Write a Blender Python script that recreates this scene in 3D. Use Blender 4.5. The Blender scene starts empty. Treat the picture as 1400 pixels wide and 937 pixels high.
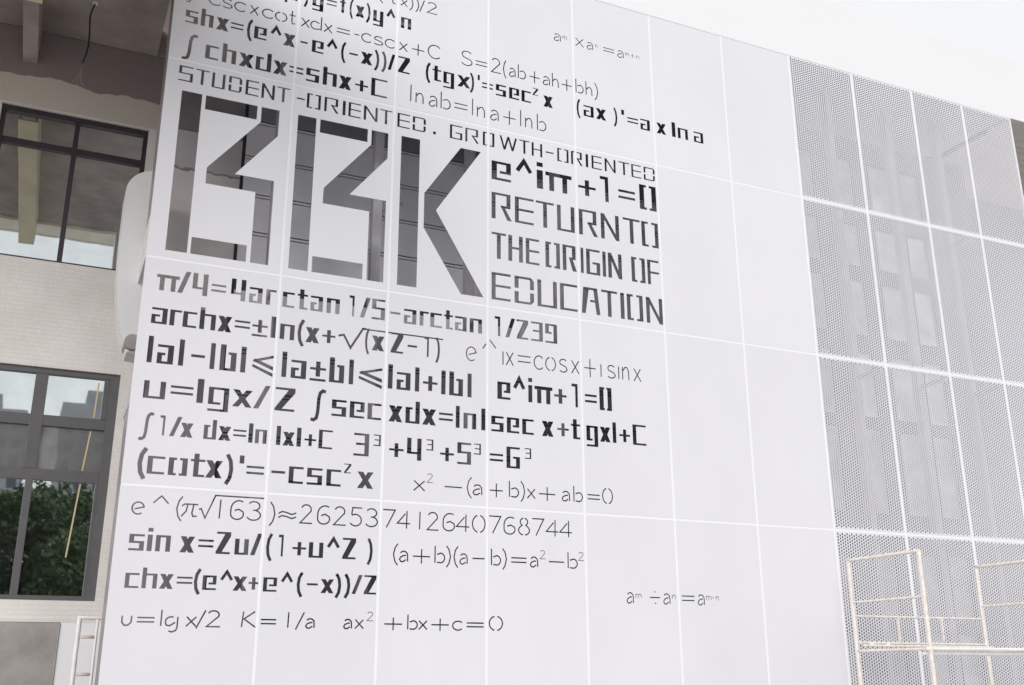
import bpy, bmesh, math, random
from mathutils import Matrix, Vector
from mathutils.geometry import delaunay_2d_cdt

random.seed(7)
S = bpy.context.scene
COL = S.collection

# ------------------------------------------------------------------ camera
cd = bpy.data.cameras.new("camera")
cam = bpy.data.objects.new("camera", cd)
COL.objects.link(cam)
S.camera = cam
cd.sensor_width = 36.0
cd.lens = 36.41
cd.clip_start = 0.05
cd.clip_end = 3000
right = Vector((0.91099189, -0.41240165, -0.00432056))
down = Vector((0.12205107, 0.27958699, -0.95233117))
fwd = Vector((0.39395091, 0.86703864, 0.30503555))
m = Matrix((right, -down, -fwd)).transposed().to_4x4()
m.translation = Vector((-0.46187, -10.43133, 1.59975))
cam.matrix_world = m
S.render.resolution_x = 1024
S.render.resolution_y = 685
S.render.resolution_percentage = 100

# ------------------------------------------------------------------ light
SUN_EL, SUN_AZ = math.radians(21), math.radians(-40)     # in front of the screen, a little left of the camera
W = bpy.data.worlds.new("World")
S.world = W
W.use_nodes = True
wn, wl = W.node_tree.nodes, W.node_tree.links
wn.clear()
out = wn.new("ShaderNodeOutputWorld")
bg = wn.new("ShaderNodeBackground")
sky = wn.new("ShaderNodeTexSky")
sky.sky_type = 'NISHITA'
sky.sun_disc = False
sky.sun_elevation = SUN_EL
sky.sun_rotation = math.radians(180) + SUN_AZ
mix = wn.new("ShaderNodeMixRGB")
mix.inputs[0].default_value = 0.9
tc = wn.new("ShaderNodeTexCoord")
mp = wn.new("ShaderNodeMapping")
mp.inputs['Scale'].default_value = (1, 1, 2.6)
nz = wn.new("ShaderNodeTexNoise")
nz.inputs['Scale'].default_value = 2.4
nz.inputs['Detail'].default_value = 5
rp = wn.new("ShaderNodeValToRGB")
rp.color_ramp.elements[0].position = 0.3
rp.color_ramp.elements[0].color = (0.93, 0.94, 0.965, 1)
rp.color_ramp.elements[1].position = 0.65
rp.color_ramp.elements[1].color = (0.985, 0.985, 1.0, 1)
gain = wn.new("ShaderNodeVectorMath")
gain.operation = 'SCALE'
gain.inputs['Scale'].default_value = 8.0
wl.new(tc.outputs['Generated'], mp.inputs[0])
wl.new(mp.outputs[0], nz.inputs['Vector'])
wl.new(nz.outputs['Fac'], rp.inputs[0])
wl.new(rp.outputs[0], gain.inputs[0])
wl.new(sky.outputs[0], mix.inputs[1])
wl.new(gain.outputs[0], mix.inputs[2])
wl.new(mix.outputs[0], bg.inputs['Color'])
bg.inputs['Strength'].default_value = 0.1
wl.new(bg.outputs[0], out.inputs['Surface'])

sl = bpy.data.lights.new("sun", 'SUN')
sl.energy = 1.5
sl.angle = math.radians(35)
sl.color = (1.0, 0.97, 0.95)
sun = bpy.data.objects.new("sun", sl)
COL.objects.link(sun)
sd = Vector((math.sin(SUN_AZ) * math.cos(SUN_EL), -math.cos(SUN_AZ) * math.cos(SUN_EL), math.sin(SUN_EL)))
sun.rotation_euler = sd.to_track_quat('Z', 'Y').to_euler()

S.view_settings.view_transform = 'Standard'
S.view_settings.look = 'None'
S.view_settings.exposure = 0.40
S.view_settings.gamma = 1.0

# ------------------------------------------------------------------ materials
def mat(name, col, rough=0.6, metal=0.0, var=0.0, scale=3.0, bump=0.0, bscale=60.0, rnd=0.0, spec=0.5, stretch=(1, 1, 1), col2=None):
    M = bpy.data.materials.new(name)
    M.use_nodes = True
    n, l = M.node_tree.nodes, M.node_tree.links
    b = n['Principled BSDF']
    b.inputs['Base Color'].default_value = (*col, 1)
    b.inputs['Roughness'].default_value = rough
    b.inputs['Metallic'].default_value = metal
    b.inputs['Specular IOR Level'].default_value = spec
    geo = n.new('ShaderNodeNewGeometry')
    mpp = n.new('ShaderNodeMapping')
    mpp.inputs['Scale'].default_value = stretch
    l.new(geo.outputs['Position'], mpp.inputs[0])
    last = None
    if var > 0:
        t = n.new('ShaderNodeTexNoise')
        t.inputs['Scale'].default_value = scale
        t.inputs['Detail'].default_value = 8
        t.inputs['Roughness'].default_value = 0.6
        l.new(mpp.outputs[0], t.inputs['Vector'])
        r = n.new('ShaderNodeValToRGB')
        r.color_ramp.elements[0].position = 0.3
        r.color_ramp.elements[1].position = 0.7
        c2 = col2 if col2 else tuple(c * (1 - var) for c in col)
        r.color_ramp.elements[0].color = (*c2, 1)
        r.color_ramp.elements[1].color = (*[min(1, c * (1 + (0 if col2 else var * 0.5))) for c in col], 1)
        l.new(t.outputs['Fac'], r.inputs[0])
        l.new(r.outputs[0], b.inputs['Base Color'])
        last = r.outputs[0]
    if rnd > 0:
        oi = n.new('ShaderNodeObjectInfo')
        mr = n.new('ShaderNodeMapRange')
        mr.inputs['To Min'].default_value = 1 - rnd
        mr.inputs['To Max'].default_value = 1 + rnd * 0.4
        l.new(oi.outputs['Random'], mr.inputs['Value'])
        vm = n.new('ShaderNodeVectorMath')
        vm.operation = 'SCALE'
        if last:
            l.new(last, vm.inputs[0])
        else:
            vm.inputs[0].default_value = col
        l.new(mr.outputs[0], vm.inputs['Scale'])
        l.new(vm.outputs[0], b.inputs['Base Color'])
    if bump > 0:
        t2 = n.new('ShaderNodeTexNoise')
        t2.inputs['Scale'].default_value = bscale
        t2.inputs['Detail'].default_value = 4
        l.new(mpp.outputs[0], t2.inputs['Vector'])
        bp = n.new('ShaderNodeBump')
        bp.inputs['Strength'].default_value = 1.0
        bp.inputs['Distance'].default_value = bump
        l.new(t2.outputs['Fac'], bp.inputs['Height'])
        l.new(bp.outputs[0], b.inputs['Normal'])
    return M

PANEL = mat('white_lacquered_aluminium', (0.725, 0.722, 0.760), 0.38, var=0.045, scale=0.55, bump=0.0035, bscale=1.1, rnd=0.02, spec=0.4, stretch=(1, 1, 0.6))
EDGE = mat('cut_aluminium_edge', (0.62, 0.61, 0.64), 0.5)
STRIP = mat('white_joint_sealant', (0.83, 0.83, 0.86), 0.6)
STEEL = mat('grey_painted_steel', (0.52, 0.51, 0.54), 0.45, var=0.12, scale=6)
RETURN = mat('mauve_grey_side_metal', (0.33, 0.29, 0.30), 0.45, var=0.1, scale=4, stretch=(1, 1, 0.3))
CLAD = mat('grey_metal_cladding', (0.88, 0.87, 0.92), 0.30, metal=0.18, var=0.08, scale=1.1, bump=0.006, bscale=1.3, rnd=0.05)
GAP = mat('dark_backing', (0.10, 0.095, 0.10), 0.8)
CORN = mat('white_cornice_paint', (0.80, 0.80, 0.815), 0.6, var=0.015, scale=0.5)
FRAME = mat('dark_plum_window_frame', (0.115, 0.11, 0.115), 0.4, var=0.1, scale=9)
DRUM = mat('white_casing_paint', (0.78, 0.77, 0.78), 0.5, var=0.05, scale=2)
RUST = mat('cream_scaffold_tube', (0.86, 0.82, 0.77), 0.5, var=0.3, scale=22, col2=(0.66, 0.59, 0.52), bump=0.001, bscale=80)
WHITEP = mat('white_frame_paint', (0.80, 0.79, 0.78), 0.5, var=0.06, scale=12)
PINK = mat('pinkish_rung_paint', (0.66, 0.54, 0.52), 0.55, var=0.12, scale=30)
CONC = mat('grey_concrete', (0.38, 0.355, 0.34), 0.85, var=0.3, scale=2.2, bump=0.004, bscale=25)
DARKC = mat('dark_brown_concrete', (0.37, 0.315, 0.295), 0.9, var=0.35, scale=1.6, bump=0.004, bscale=18)
SHEET = mat('white_board', (0.84, 0.84, 0.85), 0.6, var=0.03, scale=2)
SOFF = mat('beige_soffit_board', (0.88, 0.83, 0.70), 0.6, var=0.1, scale=3, rnd=0.06)
BEIGE = mat('beige_wall_paint', (0.84, 0.79, 0.69), 0.7, var=0.1, scale=2)
POLEREF = mat('yellow_pole_reflection', (0.62, 0.50, 0.30), 0.6)  # yellowish reflection of a slim pole, laid on the glass as colour
CABLE = mat('black_cable_sheath', (0.012, 0.012, 0.013), 0.45)
COPPER = mat('bare_wire', (0.32, 0.25, 0.22), 0.4)
CAP = mat('white_plastic', (0.75, 0.75, 0.75), 0.4)
GROUND = mat('pale_paving', (0.52, 0.51, 0.50), 0.9, var=0.25, scale=0.6, bump=0.003, bscale=12)
BARK = mat('bark', (0.09, 0.065, 0.045), 0.9, var=0.3, scale=8)
LEAF = mat('leaf_green', (0.085, 0.135, 0.04), 0.6, var=0.5, scale=1.2, col2=(0.035, 0.065, 0.02))
TOWER = mat('tower_concrete', (0.36, 0.36, 0.38), 0.8, var=0.12, scale=0.15)
TWIN = mat('tower_window_glass', (0.06, 0.07, 0.09), 0.2)
SKYREF = mat('pane_painted_sky_reflection', (0.80, 0.80, 0.85), 0.5, metal=0.2, var=0.5, scale=1.9, rnd=0.25, bump=0.02, bscale=3, col2=(0.30, 0.30, 0.34))  # window panes with patchy sky reflections painted into the colour
SKYREFB = mat('bright_pane_painted_sky_reflection', (0.94, 0.94, 0.96), 0.5, metal=0.1, var=0.4, scale=1.9, rnd=0.15, bump=0.02, bscale=3, col2=(0.45, 0.45, 0.48))  # brighter copy of the painted reflection, for the brightest panes
LESENE = mat('grey_pier_render', (0.24, 0.24, 0.28), 0.8, var=0.15, scale=3)

CREAM = mat('beige_beam_paint', (0.62, 0.54, 0.40), 0.7, var=0.1, scale=2)
BLUEG = mat('blue_grey_wall_paint', (0.22, 0.22, 0.27), 0.6, var=0.2, scale=0.8)
PLUM = mat('dark_purple_window_frame', (0.045, 0.032, 0.042), 0.4, var=0.1, scale=9)
CLADSH = mat('shade_toned_cladding', (0.30, 0.29, 0.32), 0.35, metal=0.3, var=0.15, scale=1.3, bump=0.004, bscale=1.3)  # cladding copy with the shade of the cavity put into its colour
WALLSH = mat('shade_toned_wall', (0.26, 0.24, 0.25), 0.85, var=0.3, scale=1.8)  # wall behind the screen, cavity shade put into its colour

def glass(name, tint, refl, base):
    M = bpy.data.materials.new(name)
    M.use_nodes = True
    n, l = M.node_tree.nodes, M.node_tree.links
    n.remove(n['Principled BSDF'])
    g = n.new('ShaderNodeBsdfGlossy')
    g.inputs['Color'].default_value = (*tint, 1)
    g.inputs['Roughness'].default_value = 0.015
    d = n.new('ShaderNodeBsdfDiffuse')
    d.inputs['Color'].default_value = (*base, 1)
    mx = n.new('ShaderNodeMixShader')
    t = n.new('ShaderNodeTexNoise')
    t.inputs['Scale'].default_value = 5
    t.inputs['Detail'].default_value = 8
    mr = n.new('ShaderNodeMapRange')
    mr.inputs['From Min'].default_value = 0.3
    mr.inputs['From Max'].default_value = 0.7
    mr.inputs['To Min'].default_value = refl - 0.05
    mr.inputs['To Max'].default_value = refl + 0.05
    geo = n.new('ShaderNodeNewGeometry')
    l.new(geo.outputs['Position'], t.inputs['Vector'])
    l.new(t.outputs['Fac'], mr.inputs['Value'])
    l.new(mr.outputs[0], mx.inputs[0])
    l.new(d.outputs[0], mx.inputs[1])
    l.new(g.outputs[0], mx.inputs[2])
    bp = n.new('ShaderNodeBump')
    bp.inputs['Distance'].default_value = 0.0006
    t3 = n.new('ShaderNodeTexNoise')
    t3.inputs['Scale'].default_value = 2.0
    l.new(geo.outputs['Position'], t3.inputs['Vector'])
    l.new(t3.outputs['Fac'], bp.inputs['Height'])
    l.new(bp.outputs[0], g.inputs['Normal'])
    l.new(mx.outputs[0], n['Material Output'].inputs['Surface'])
    return M
GLASS = glass('coated_window_glass', (0.88, 0.93, 0.92), 0.74, (0.03, 0.035, 0.034))
SPAN = glass('dusty_grey_spandrel_glass', (0.8, 0.8, 0.8), 0.10, (0.17, 0.17, 0.17))

# mosaic tiled wall: small square tiles, unpainted dark concrete above an uneven line
def mosaic():
    M = mat('beige_mosaic_wall', (0.60, 0.555, 0.51), 0.55)
    n, l = M.node_tree.nodes, M.node_tree.links
    b = n['Principled BSDF']
    geo = n.new('ShaderNodeNewGeometry')
    sep = n.new('ShaderNodeSeparateXYZ')
    l.new(geo.outputs['Position'], sep.inputs[0])
    cmb = n.new('ShaderNodeCombineXYZ')
    l.new(sep.outputs['X'], cmb.inputs['X'])
    l.new(sep.outputs['Z'], cmb.inputs['Y'])
    br = n.new('ShaderNodeTexBrick')
    br.offset = 0
    br.inputs['Scale'].default_value = 1
    br.inputs['Brick Width'].default_value = 0.05
    br.inputs['Row Height'].default_value = 0.05
    br.inputs['Mortar Size'].default_value = 0.0035
    br.inputs['Color1'].default_value = (0.82, 0.78, 0.74, 1)
    br.inputs['Color2'].default_value = (0.80, 0.76, 0.72, 1)
    br.inputs['Mortar'].default_value = (0.84, 0.81, 0.78, 1)
    l.new(cmb.outputs[0], br.inputs['Vector'])
    no = n.new('ShaderNodeTexNoise')
    no.inputs['Scale'].default_value = 1.7
    no.inputs['Detail'].default_value = 6
    l.new(geo.outputs['Position'], no.inputs['Vector'])
    mul = n.new('ShaderNodeMixRGB')
    mul.blend_type = 'MULTIPLY'
    mul.inputs[0].default_value = 0.5
    rr = n.new('ShaderNodeValToRGB')
    rr.color_ramp.elements[0].position = 0.3
    rr.color_ramp.elements[0].color = (0.78, 0.77, 0.76, 1)
    rr.color_ramp.elements[1].position = 0.6
    rr.color_ramp.elements[1].color = (1, 1, 1, 1)
    l.new(no.outputs['Fac'], rr.inputs[0])
    l.new(br.outputs[0], mul.inputs[1])
    l.new(rr.outputs[0], mul.inputs[2])
    # tiles stop at the beige render above the upper windows (z > 7.95)
    ren = n.new('ShaderNodeMixRGB')
    gt = n.new('ShaderNodeMath')
    gt.operation = 'GREATER_THAN'
    gt.inputs[1].default_value = 7.95
    l.new(sep.outputs['Z'], gt.inputs[0])
    l.new(gt.outputs[0], ren.inputs[0])
    l.new(mul.outputs[0], ren.inputs[1])
    ren.inputs[2].default_value = (0.62, 0.56, 0.49, 1)
    # uneven edge of the unpainted concrete
    n2 = n.new('ShaderNodeTexNoise')
    n2.inputs['Scale'].default_value = 3.2
    n2.inputs['Detail'].default_value = 5
    l.new(geo.outputs['Position'], n2.inputs['Vector'])
    ad = n.new('ShaderNodeMath')
    ad.operation = 'MULTIPLY_ADD'
    ad.inputs[1].default_value = 0.22
    l.new(n2.outputs['Fac'], ad.inputs[0])
    l.new(sep.outputs['Z'], ad.inputs[2])
    g2 = n.new('ShaderNodeMath')
    g2.operation = 'GREATER_THAN'
    g2.inputs[1].default_value = 8.43
    l.new(ad.outputs[0], g2.inputs[0])
    dk = n.new('ShaderNodeMixRGB')
    l.new(g2.outputs[0], dk.inputs[0])
    l.new(ren.outputs[0], dk.inputs[1])
    dk.inputs[2].default_value = (0.27, 0.225, 0.215, 1)
    l.new(dk.outputs[0], b.inputs['Base Color'])
    bp = n.new('ShaderNodeBump')
    bp.inputs['Distance'].default_value = 0.002
    l.new(br.outputs['Fac'], bp.inputs['Height'])
    bp.invert = True
    l.new(bp.outputs[0], b.inputs['Normal'])
    return M
MOSAIC = mosaic()

def plaster():
    M = mat('grey_cement_render', (0.76, 0.735, 0.75), 0.85, var=0.12, scale=1.5)
    n, l = M.node_tree.nodes, M.node_tree.links
    b = n['Principled BSDF']
    src = b.inputs['Base Color'].links[0].from_socket
    geo = n.new('ShaderNodeNewGeometry')
    sep = n.new('ShaderNodeSeparateXYZ')
    l.new(geo.outputs['Position'], sep.inputs[0])
    n2 = n.new('ShaderNodeTexNoise')
    n2.inputs['Scale'].default_value = 9
    n2.inputs['Detail'].default_value = 7
    l.new(geo.outputs['Position'], n2.inputs['Vector'])
    ad = n.new('ShaderNodeMath')
    ad.operation = 'MULTIPLY_ADD'
    ad.inputs[1].default_value = 0.10
    l.new(n2.outputs['Fac'], ad.inputs[0])
    l.new(sep.outputs['Z'], ad.inputs[2])
    ramp = n.new('ShaderNodeValToRGB')
    mr = n.new('ShaderNodeMapRange')
    mr.inputs['From Min'].default_value = 7.4
    mr.inputs['From Max'].default_value = 7.7
    l.new(ad.outputs[0], mr.inputs['Value'])
    e = ramp.color_ramp.elements
    e[0].position = 0.0
    e[0].color = (1, 0.97, 0.95, 1)
    e[1].position = 1.0
    e[1].color = (0.82, 0.80, 0.80, 1)
    for p, c in ((0.44, (1, 0.97, 0.95)), (0.47, (0.38, 0.36, 0.36)), (0.52, (0.42, 0.4, 0.4)), (0.56, (0.80, 0.78, 0.78))):
        x = ramp.color_ramp.elements.new(p)
        x.color = (*c, 1)
    l.new(mr.outputs[0], ramp.inputs[0])
    mul = n.new('ShaderNodeMixRGB')
    mul.blend_type = 'MULTIPLY'
    mul.inputs[0].default_value = 1
    l.new(src, mul.inputs[1])
    l.new(ramp.outputs[0], mul.inputs[2])
    l.new(mul.outputs[0], b.inputs['Base Color'])
    return M
PLASTER = plaster()

# ------------------------------------------------------------------ helpers
def link(name, me, parent=None, loc=(0, 0, 0)):
    o = bpy.data.objects.new(name, me)
    COL.objects.link(o)
    o.location = loc
    if parent is not None:
        o.parent = parent
    return o

def thing(name, label, cat, loc=(0, 0, 0), rz=0, group=None):
    o = bpy.data.objects.new(name, None)
    COL.objects.link(o)
    o.location = loc
    o.rotation_euler = (0, 0, rz)
    o['label'] = label
    o['category'] = cat
    if group:
        o['group'] = group
    return o

def obj(name, bm, material, parent=None, loc=(0, 0, 0), smooth=False, kind=None, label=None):
    me = bpy.data.meshes.new(name)
    bmesh.ops.recalc_face_normals(bm, faces=bm.faces)
    if smooth:
        for f in bm.faces:
            f.smooth = True
    bm.to_mesh(me)
    bm.free()
    me.materials.append(material)
    o = link(name, me, parent, loc)
    if kind:
        o['kind'] = kind
    if label:
        o['label'] = label
    return o

def bx(bm, x0, x1, y0, y1, z0, z1, bev=0.0):
    vs = [bm.verts.new(p) for p in ((x0, y0, z0), (x1, y0, z0), (x1, y1, z0), (x0, y1, z0),
                                    (x0, y0, z1), (x1, y0, z1), (x1, y1, z1), (x0, y1, z1))]
    fs = [bm.faces.new([vs[i] for i in f]) for f in ((0, 3, 2, 1), (4, 5, 6, 7), (0, 1, 5, 4), (1, 2, 6, 5), (2, 3, 7, 6), (3, 0, 4, 7))]
    if bev > 0:
        es = list({e for f in fs for e in f.edges})
        bmesh.ops.bevel(bm, geom=es, offset=bev, segments=2, affect='EDGES', profile=0.7)

def box(name, x0, x1, y0, y1, z0, z1, material, parent=None, bev=0.0, **k):
    bm = bmesh.new()
    bx(bm, x0, x1, y0, y1, z0, z1, bev)
    return obj(name, bm, material, parent, **k)

def tube(bm, pts, r, seg=10, wob=0.0):
    pts = [Vector(p) for p in pts]
    rings = []
    for i, p in enumerate(pts):
        a = pts[max(0, i - 1)]
        b = pts[min(len(pts) - 1, i + 1)]
        d = (b - a).normalized()
        u = d.orthogonal().normalized() if i == 0 else (u - d * u.dot(d)).normalized()
        v = d.cross(u)
        rings.append([bm.verts.new(p + (u * math.cos(t) + v * math.sin(t)) * (r + random.uniform(-wob, wob)))
                      for t in (2 * math.pi * k / seg for k in range(seg))])
    for A, B in zip(rings, rings[1:]):
        for k in range(seg):
            bm.faces.new((A[k], A[(k + 1) % seg], B[(k + 1) % seg], B[k]))
    bm.faces.new(rings[0][::-1])
    bm.faces.new(rings[-1])

def tubeobj(name, pts, r, material, parent=None, seg=10, **k):
    bm = bmesh.new()
    tube(bm, pts, r, seg)
    o = obj(name, bm, material, parent, smooth=True, **k)
    return o

# ---- a flat sheet in the X-Z plane with holes: front at y = 0, thickness going back
def area(p):
    return 0.5 * sum(p[i][0] * p[(i + 1) % len(p)][1] - p[(i + 1) % len(p)][0] * p[i][1] for i in range(len(p)))

def sheet_mesh(name, x0, x1, z0, z1, holes, thick, back, mats):
    cx, cz = (x0 + x1) / 2, (z0 + z1) / 2
    rect = [(x0 - cx, z0 - cz), (x1 - cx, z0 - cz), (x1 - cx, z1 - cz), (x0 - cx, z1 - cz)]
    verts = [Vector(p) for p in rect]
    faces = [[0, 1, 2, 3]]
    for h in holes:
        q = [(a - cx, b - cz) for a, b in h]
        ar = area(q)
        if abs(ar) < 1e-8:
            continue
        if ar < 0:
            q.reverse()
        s = len(verts)
        verts += [Vector(p) for p in q]
        faces.append(list(range(s, s + len(q))))
    full = (x1 - x0) * (z1 - z0)
    for attempt in range(12):
        jit = 0 if attempt == 0 else 1e-4
        vt = verts[:4] + [v + Vector((random.uniform(-jit, jit), random.uniform(-jit, jit))) for v in verts[4:]]
        V, E, F, ov, oe, of = delaunay_2d_cdt(vt, [], faces, 0, 1e-6 if attempt % 2 == 0 else 1e-5)
        keep = [f for f, o in zip(F, of) if 0 in o and len(o) == 1]
        got = sum(abs(area([(V[i][0], V[i][1]) for i in f])) for f in keep)
        every = sum(abs(area([(V[i][0], V[i][1]) for i in f])) for f, o in zip(F, of) if 0 in o)
        if got > .35 * full and abs(every - full) < .01 * full:
            break
    used = {}
    vv = []
    for f in keep:
        for i in f:
            if i not in used:
                used[i] = len(vv)
                vv.append((V[i][0], 0.0, V[i][1]))
    n = len(vv)
    front = [[used[i] for i in f] for f in keep]
    eds = {}
    for f in front:
        for a, b in zip(f, f[1:] + f[:1]):
            eds[(a, b)] = 1
    bound = [(a, b) for (a, b) in eds if (b, a) not in eds]
    allv = vv + [(x, thick, z) for x, y, z in vv]
    fs = [tuple(f) for f in front]
    midx = [0] * len(fs)
    if back:
        fs += [tuple(n + i for i in reversed(f)) for f in front]
        midx += [0] * len(front)
    fs += [(b, a, n + a, n + b) for a, b in bound]
    midx += [1] * len(bound)
    me = bpy.data.meshes.new(name)
    me.from_pydata(allv, [], fs)
    me.validate()
    for mm in mats:
        me.materials.append(mm)
    if len(me.polygons) == len(midx):
        me.polygons.foreach_set('material_index', midx)
    me.update()
    return me, (cx, cz)

# ------------------------------------------------------------------ lettering: stroke fonts cut through the panels
def ribbon(pts, t, closed=False):
    P = [Vector(p) for p in pts]
    Lf, Rt = [], []
    for i in range(len(P)):
        if i == 0:
            d = (P[1] - P[0]).normalized()
            nn = Vector((-d.y, d.x))
            k = 1
        elif i == len(P) - 1:
            d = (P[-1] - P[-2]).normalized()
            nn = Vector((-d.y, d.x))
            k = 1
        else:
            d1 = (P[i] - P[i - 1]).normalized()
            d2 = (P[i + 1] - P[i]).normalized()
            n1 = Vector((-d1.y, d1.x))
            n2 = Vector((-d2.y, d2.x))
            nn = (n1 + n2)
            if nn.length < 0.3:
                nn = n1
            nn.normalize()
            k = 1 / max(0.45, nn.dot(n1))
        Lf.append(P[i] + nn * t / 2 * k)
        Rt.append(P[i] - nn * t / 2 * k)
    res = []
    for i in range(len(P) - 1):
        a, b, c, d = tuple(Lf[i]), tuple(Lf[i + 1]), tuple(Rt[i + 1]), tuple(Rt[i])
        res += [[a, b, c], [a, c, d]]          # triangles never cross themselves
    return res

def arc(cx, cy, rx, ry, a0, a1, n=10):
    return [(cx + rx * math.cos(math.radians(a0 + (a1 - a0) * i / n)), cy + ry * math.sin(math.radians(a0 + (a1 - a0) * i / n))) for i in range(n + 1)]

def R(x0, y0, x1, y1):
    return [(x0, y0), (x1, y0), (x1, y1), (x0, y1)]

def bold(c, w, h, v, t):
    X = 0.72 * h
    v = min(v, w * 0.42)
    if c == 'a': return [R(0, X - t, w, X), R(w - v, 0, w, X), R(0, 0, w, t), R(0, 0, v * .85, X * .58), R(0, X * .58 - t, w - v - .14 * w, X * .58)]
    if c == 'b': return [R(0, 0, v, h), R(0, 0, w, t), R(w - v, 0, w, X), R(w * .50, X - t, w, X)]
    if c == 'c': return [R(0, 0, v, X), R(0, 0, w, t), R(0, X - t, w, X)]
    if c == 'C': return [R(0, 0, v, h), R(0, 0, w, t), R(0, h - t, w, h)]
    if c == 'd': return [R(w - v, 0, w, h), R(0, 0, w, t), R(0, 0, v, X), R(0, X - t, w * .50, X)]
    if c == 'e': return [R(0, 0, v, X), R(0, X - t, w, X), R(w - v * .9, X * .38, w, X), R(v + .14 * w, X * .38, w, X * .38 + t), R(0, 0, w, t)]
    if c == 'f': return [R(.28 * w, 0, .28 * w + v, h), R(.28 * w, h - t, w, h), R(0, X - t, w * .9, X)]
    if c == 'g': return [R(0, 0, v, X), R(0, X - t, w, X), R(w - v, -.28 * h, w, X), R(0, -.28 * h, w, -.28 * h + t), R(0, 0, w - v - .14 * w, t)]
    if c == 'h': return [R(0, 0, v, h), R(0, X - t, w, X), R(w - v, 0, w, X)]
    if c == 'i': return [R(0, 0, w, X), R(0, X + .13 * h, w, h + .02 * h)]
    if c in 'l|': return [R(0, 0, w, h)]
    if c == 'n': return [R(0, 0, v, X), R(0, X - t, w, X), R(w - v, 0, w, X)]
    if c in 'o0':
        Y = X if c == 'o' else h
        s = w * .42
        return [R(0, 0, v, Y), R(w - v, 0, w, Y), R(0, 0, s, t), R(w - s, 0, w, t), R(0, Y - t, s, Y), R(w - s, Y - t, w, Y)]
    if c == 'p': return [R(0, X - 1.5 * t, w, X), R(.14 * w, 0, .14 * w + v * .95, X), R(.64 * w, 0, .64 * w + v * .95, X)]
    if c == 'r': return [R(0, 0, v, X), R(0, X - t, w, X)]
    if c == 's': return [R(0, X - t, w, X), R(0, X * .45, v, X), R(0, X * .45, w, X * .45 + t), R(w - v, 0, w, X * .45 + t), R(0, 0, w, t)]
    if c == 't': return [R(.22 * w, 0, .22 * w + v, h * .95), R(0, X - t, w, X), R(.22 * w, 0, w, t)]
    if c == 'u': return [R(0, 0, v, X), R(0, 0, w, t), R(w - v, 0, w, X)]
    if c == 'y': return [R(0, 0, v, X), R(0, 0, w, t), R(w - v, -.28 * h, w, X), R(0, -.28 * h, w, -.28 * h + t)]
    if c == 'x':
        k = min(v * 1.25, w * .42)
        return [[(0, X), (k, X), (w, 0), (w - k, 0)], [(w - k, X), (w, X), (k, 0), (0, 0)]]
    if c == '(': return ribbon([(w - v * .5, h * 1.02), (w * .42, h * .75), (w * .3, h * .4), (w * .42, h * .05), (w - v * .5, -.22 * h)], v)
    if c == ')': return ribbon([(v * .5, h * 1.02), (w * .58, h * .75), (w * .7, h * .4), (w * .58, h * .05), (v * .5, -.22 * h)], v)
    if c == '/': return [[(0, 0), (v * 1.0, 0), (w, h), (w - v * 1.0, h)]]
    if c == '^': return ribbon([(w * .10, h * .52), (w * .5, h * .93), (w * .90, h * .52)], v * .75)
    if c == '=': return [R(0, .27 * h, w, .27 * h + t), R(0, .52 * h, w, .52 * h + t)]
    if c == '-': return [R(0, .38 * h, w, .38 * h + t * 1.1)]
    if c == '+':
        k = v * .85
        return [R(0, .36 * h, w, .36 * h + t), R(w / 2 - k / 2, .08 * h, w / 2 + k / 2, .70 * h)]
    if c == 'Q':
        k = v * .85
        return [R(0, .42 * h, w, .42 * h + t), R(w / 2 - k / 2, .16 * h, w / 2 + k / 2, .76 * h), R(0, -.02 * h, w, t - .02 * h)]
    if c == '<': return ribbon([(w, .74 * h), (w * .04, .50 * h)], t * 1.05) + [[(0, .50 * h), (w, .19 * h), (w, .34 * h), (w * .12, .60 * h)], [(0, .27 * h), (w, -.06 * h), (w, .08 * h), (0, .38 * h)]]
    if c == "'": return [R(0, .68 * h, w, 1.02 * h)]
    if c == '1': return [R(w - min(v, w * .7), 0, w, h), R(0, h - t * 1.3, w, h)]
    if c == 'Z':
        k = v * 1.1
        return [R(0, h - t, w, h), R(0, 0, w, t), [(w - k, h), (w, h), (w, h - t * 2), (k, 0), (0, 0), (0, t)]]
    if c == '3': return [R(0, h - t, w, h), R(w - v, 0, w, h), R(0, 0, w, t), R(w * .15, .48 * h, w, .48 * h + t)]
    if c == '4': return [R(0, .28 * h, v, h), R(0, .28 * h, w, .28 * h + t), R(w - v, 0, w, h)]
    if c == '5': return [R(0, h - t, w, h), R(0, .5 * h, v, h), R(0, .5 * h, w, .5 * h + t), R(w - v, 0, w, .5 * h + t), R(0, 0, w, t)]
    if c == '6': return [R(0, 0, v, h), R(0, h - t, w, h), R(0, 0, w, t), R(w - v, 0, w, .55 * h), R(w * .48, .55 * h - t, w, .55 * h)]
    if c == '9': return [R(0, .48 * h, v, h), R(0, h - t, w, h), R(w - v, 0, w, h), R(0, 0, w, t), R(0, .48 * h, w - v - .14 * w, .48 * h + t)]
    if c == 'I': return ribbon([(w, 1.0 * h), (w * .78, 1.03 * h), (w * .6, .93 * h), (w * .52, .7 * h), (w * .48, .1 * h), (w * .4, -.16 * h), (w * .2, -.25 * h), (0, -.22 * h)], v * .72)
    if c == 'V': return ribbon([(0, .50 * h), (w * .05, .57 * h), (w * .115, -.02 * h), (w * .225, .98 * h), (w * .26, .98 * h)], v * .5) + [R(w * .22, .93 * h, w, 1.0 * h)]
    raise KeyError(c)

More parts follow.
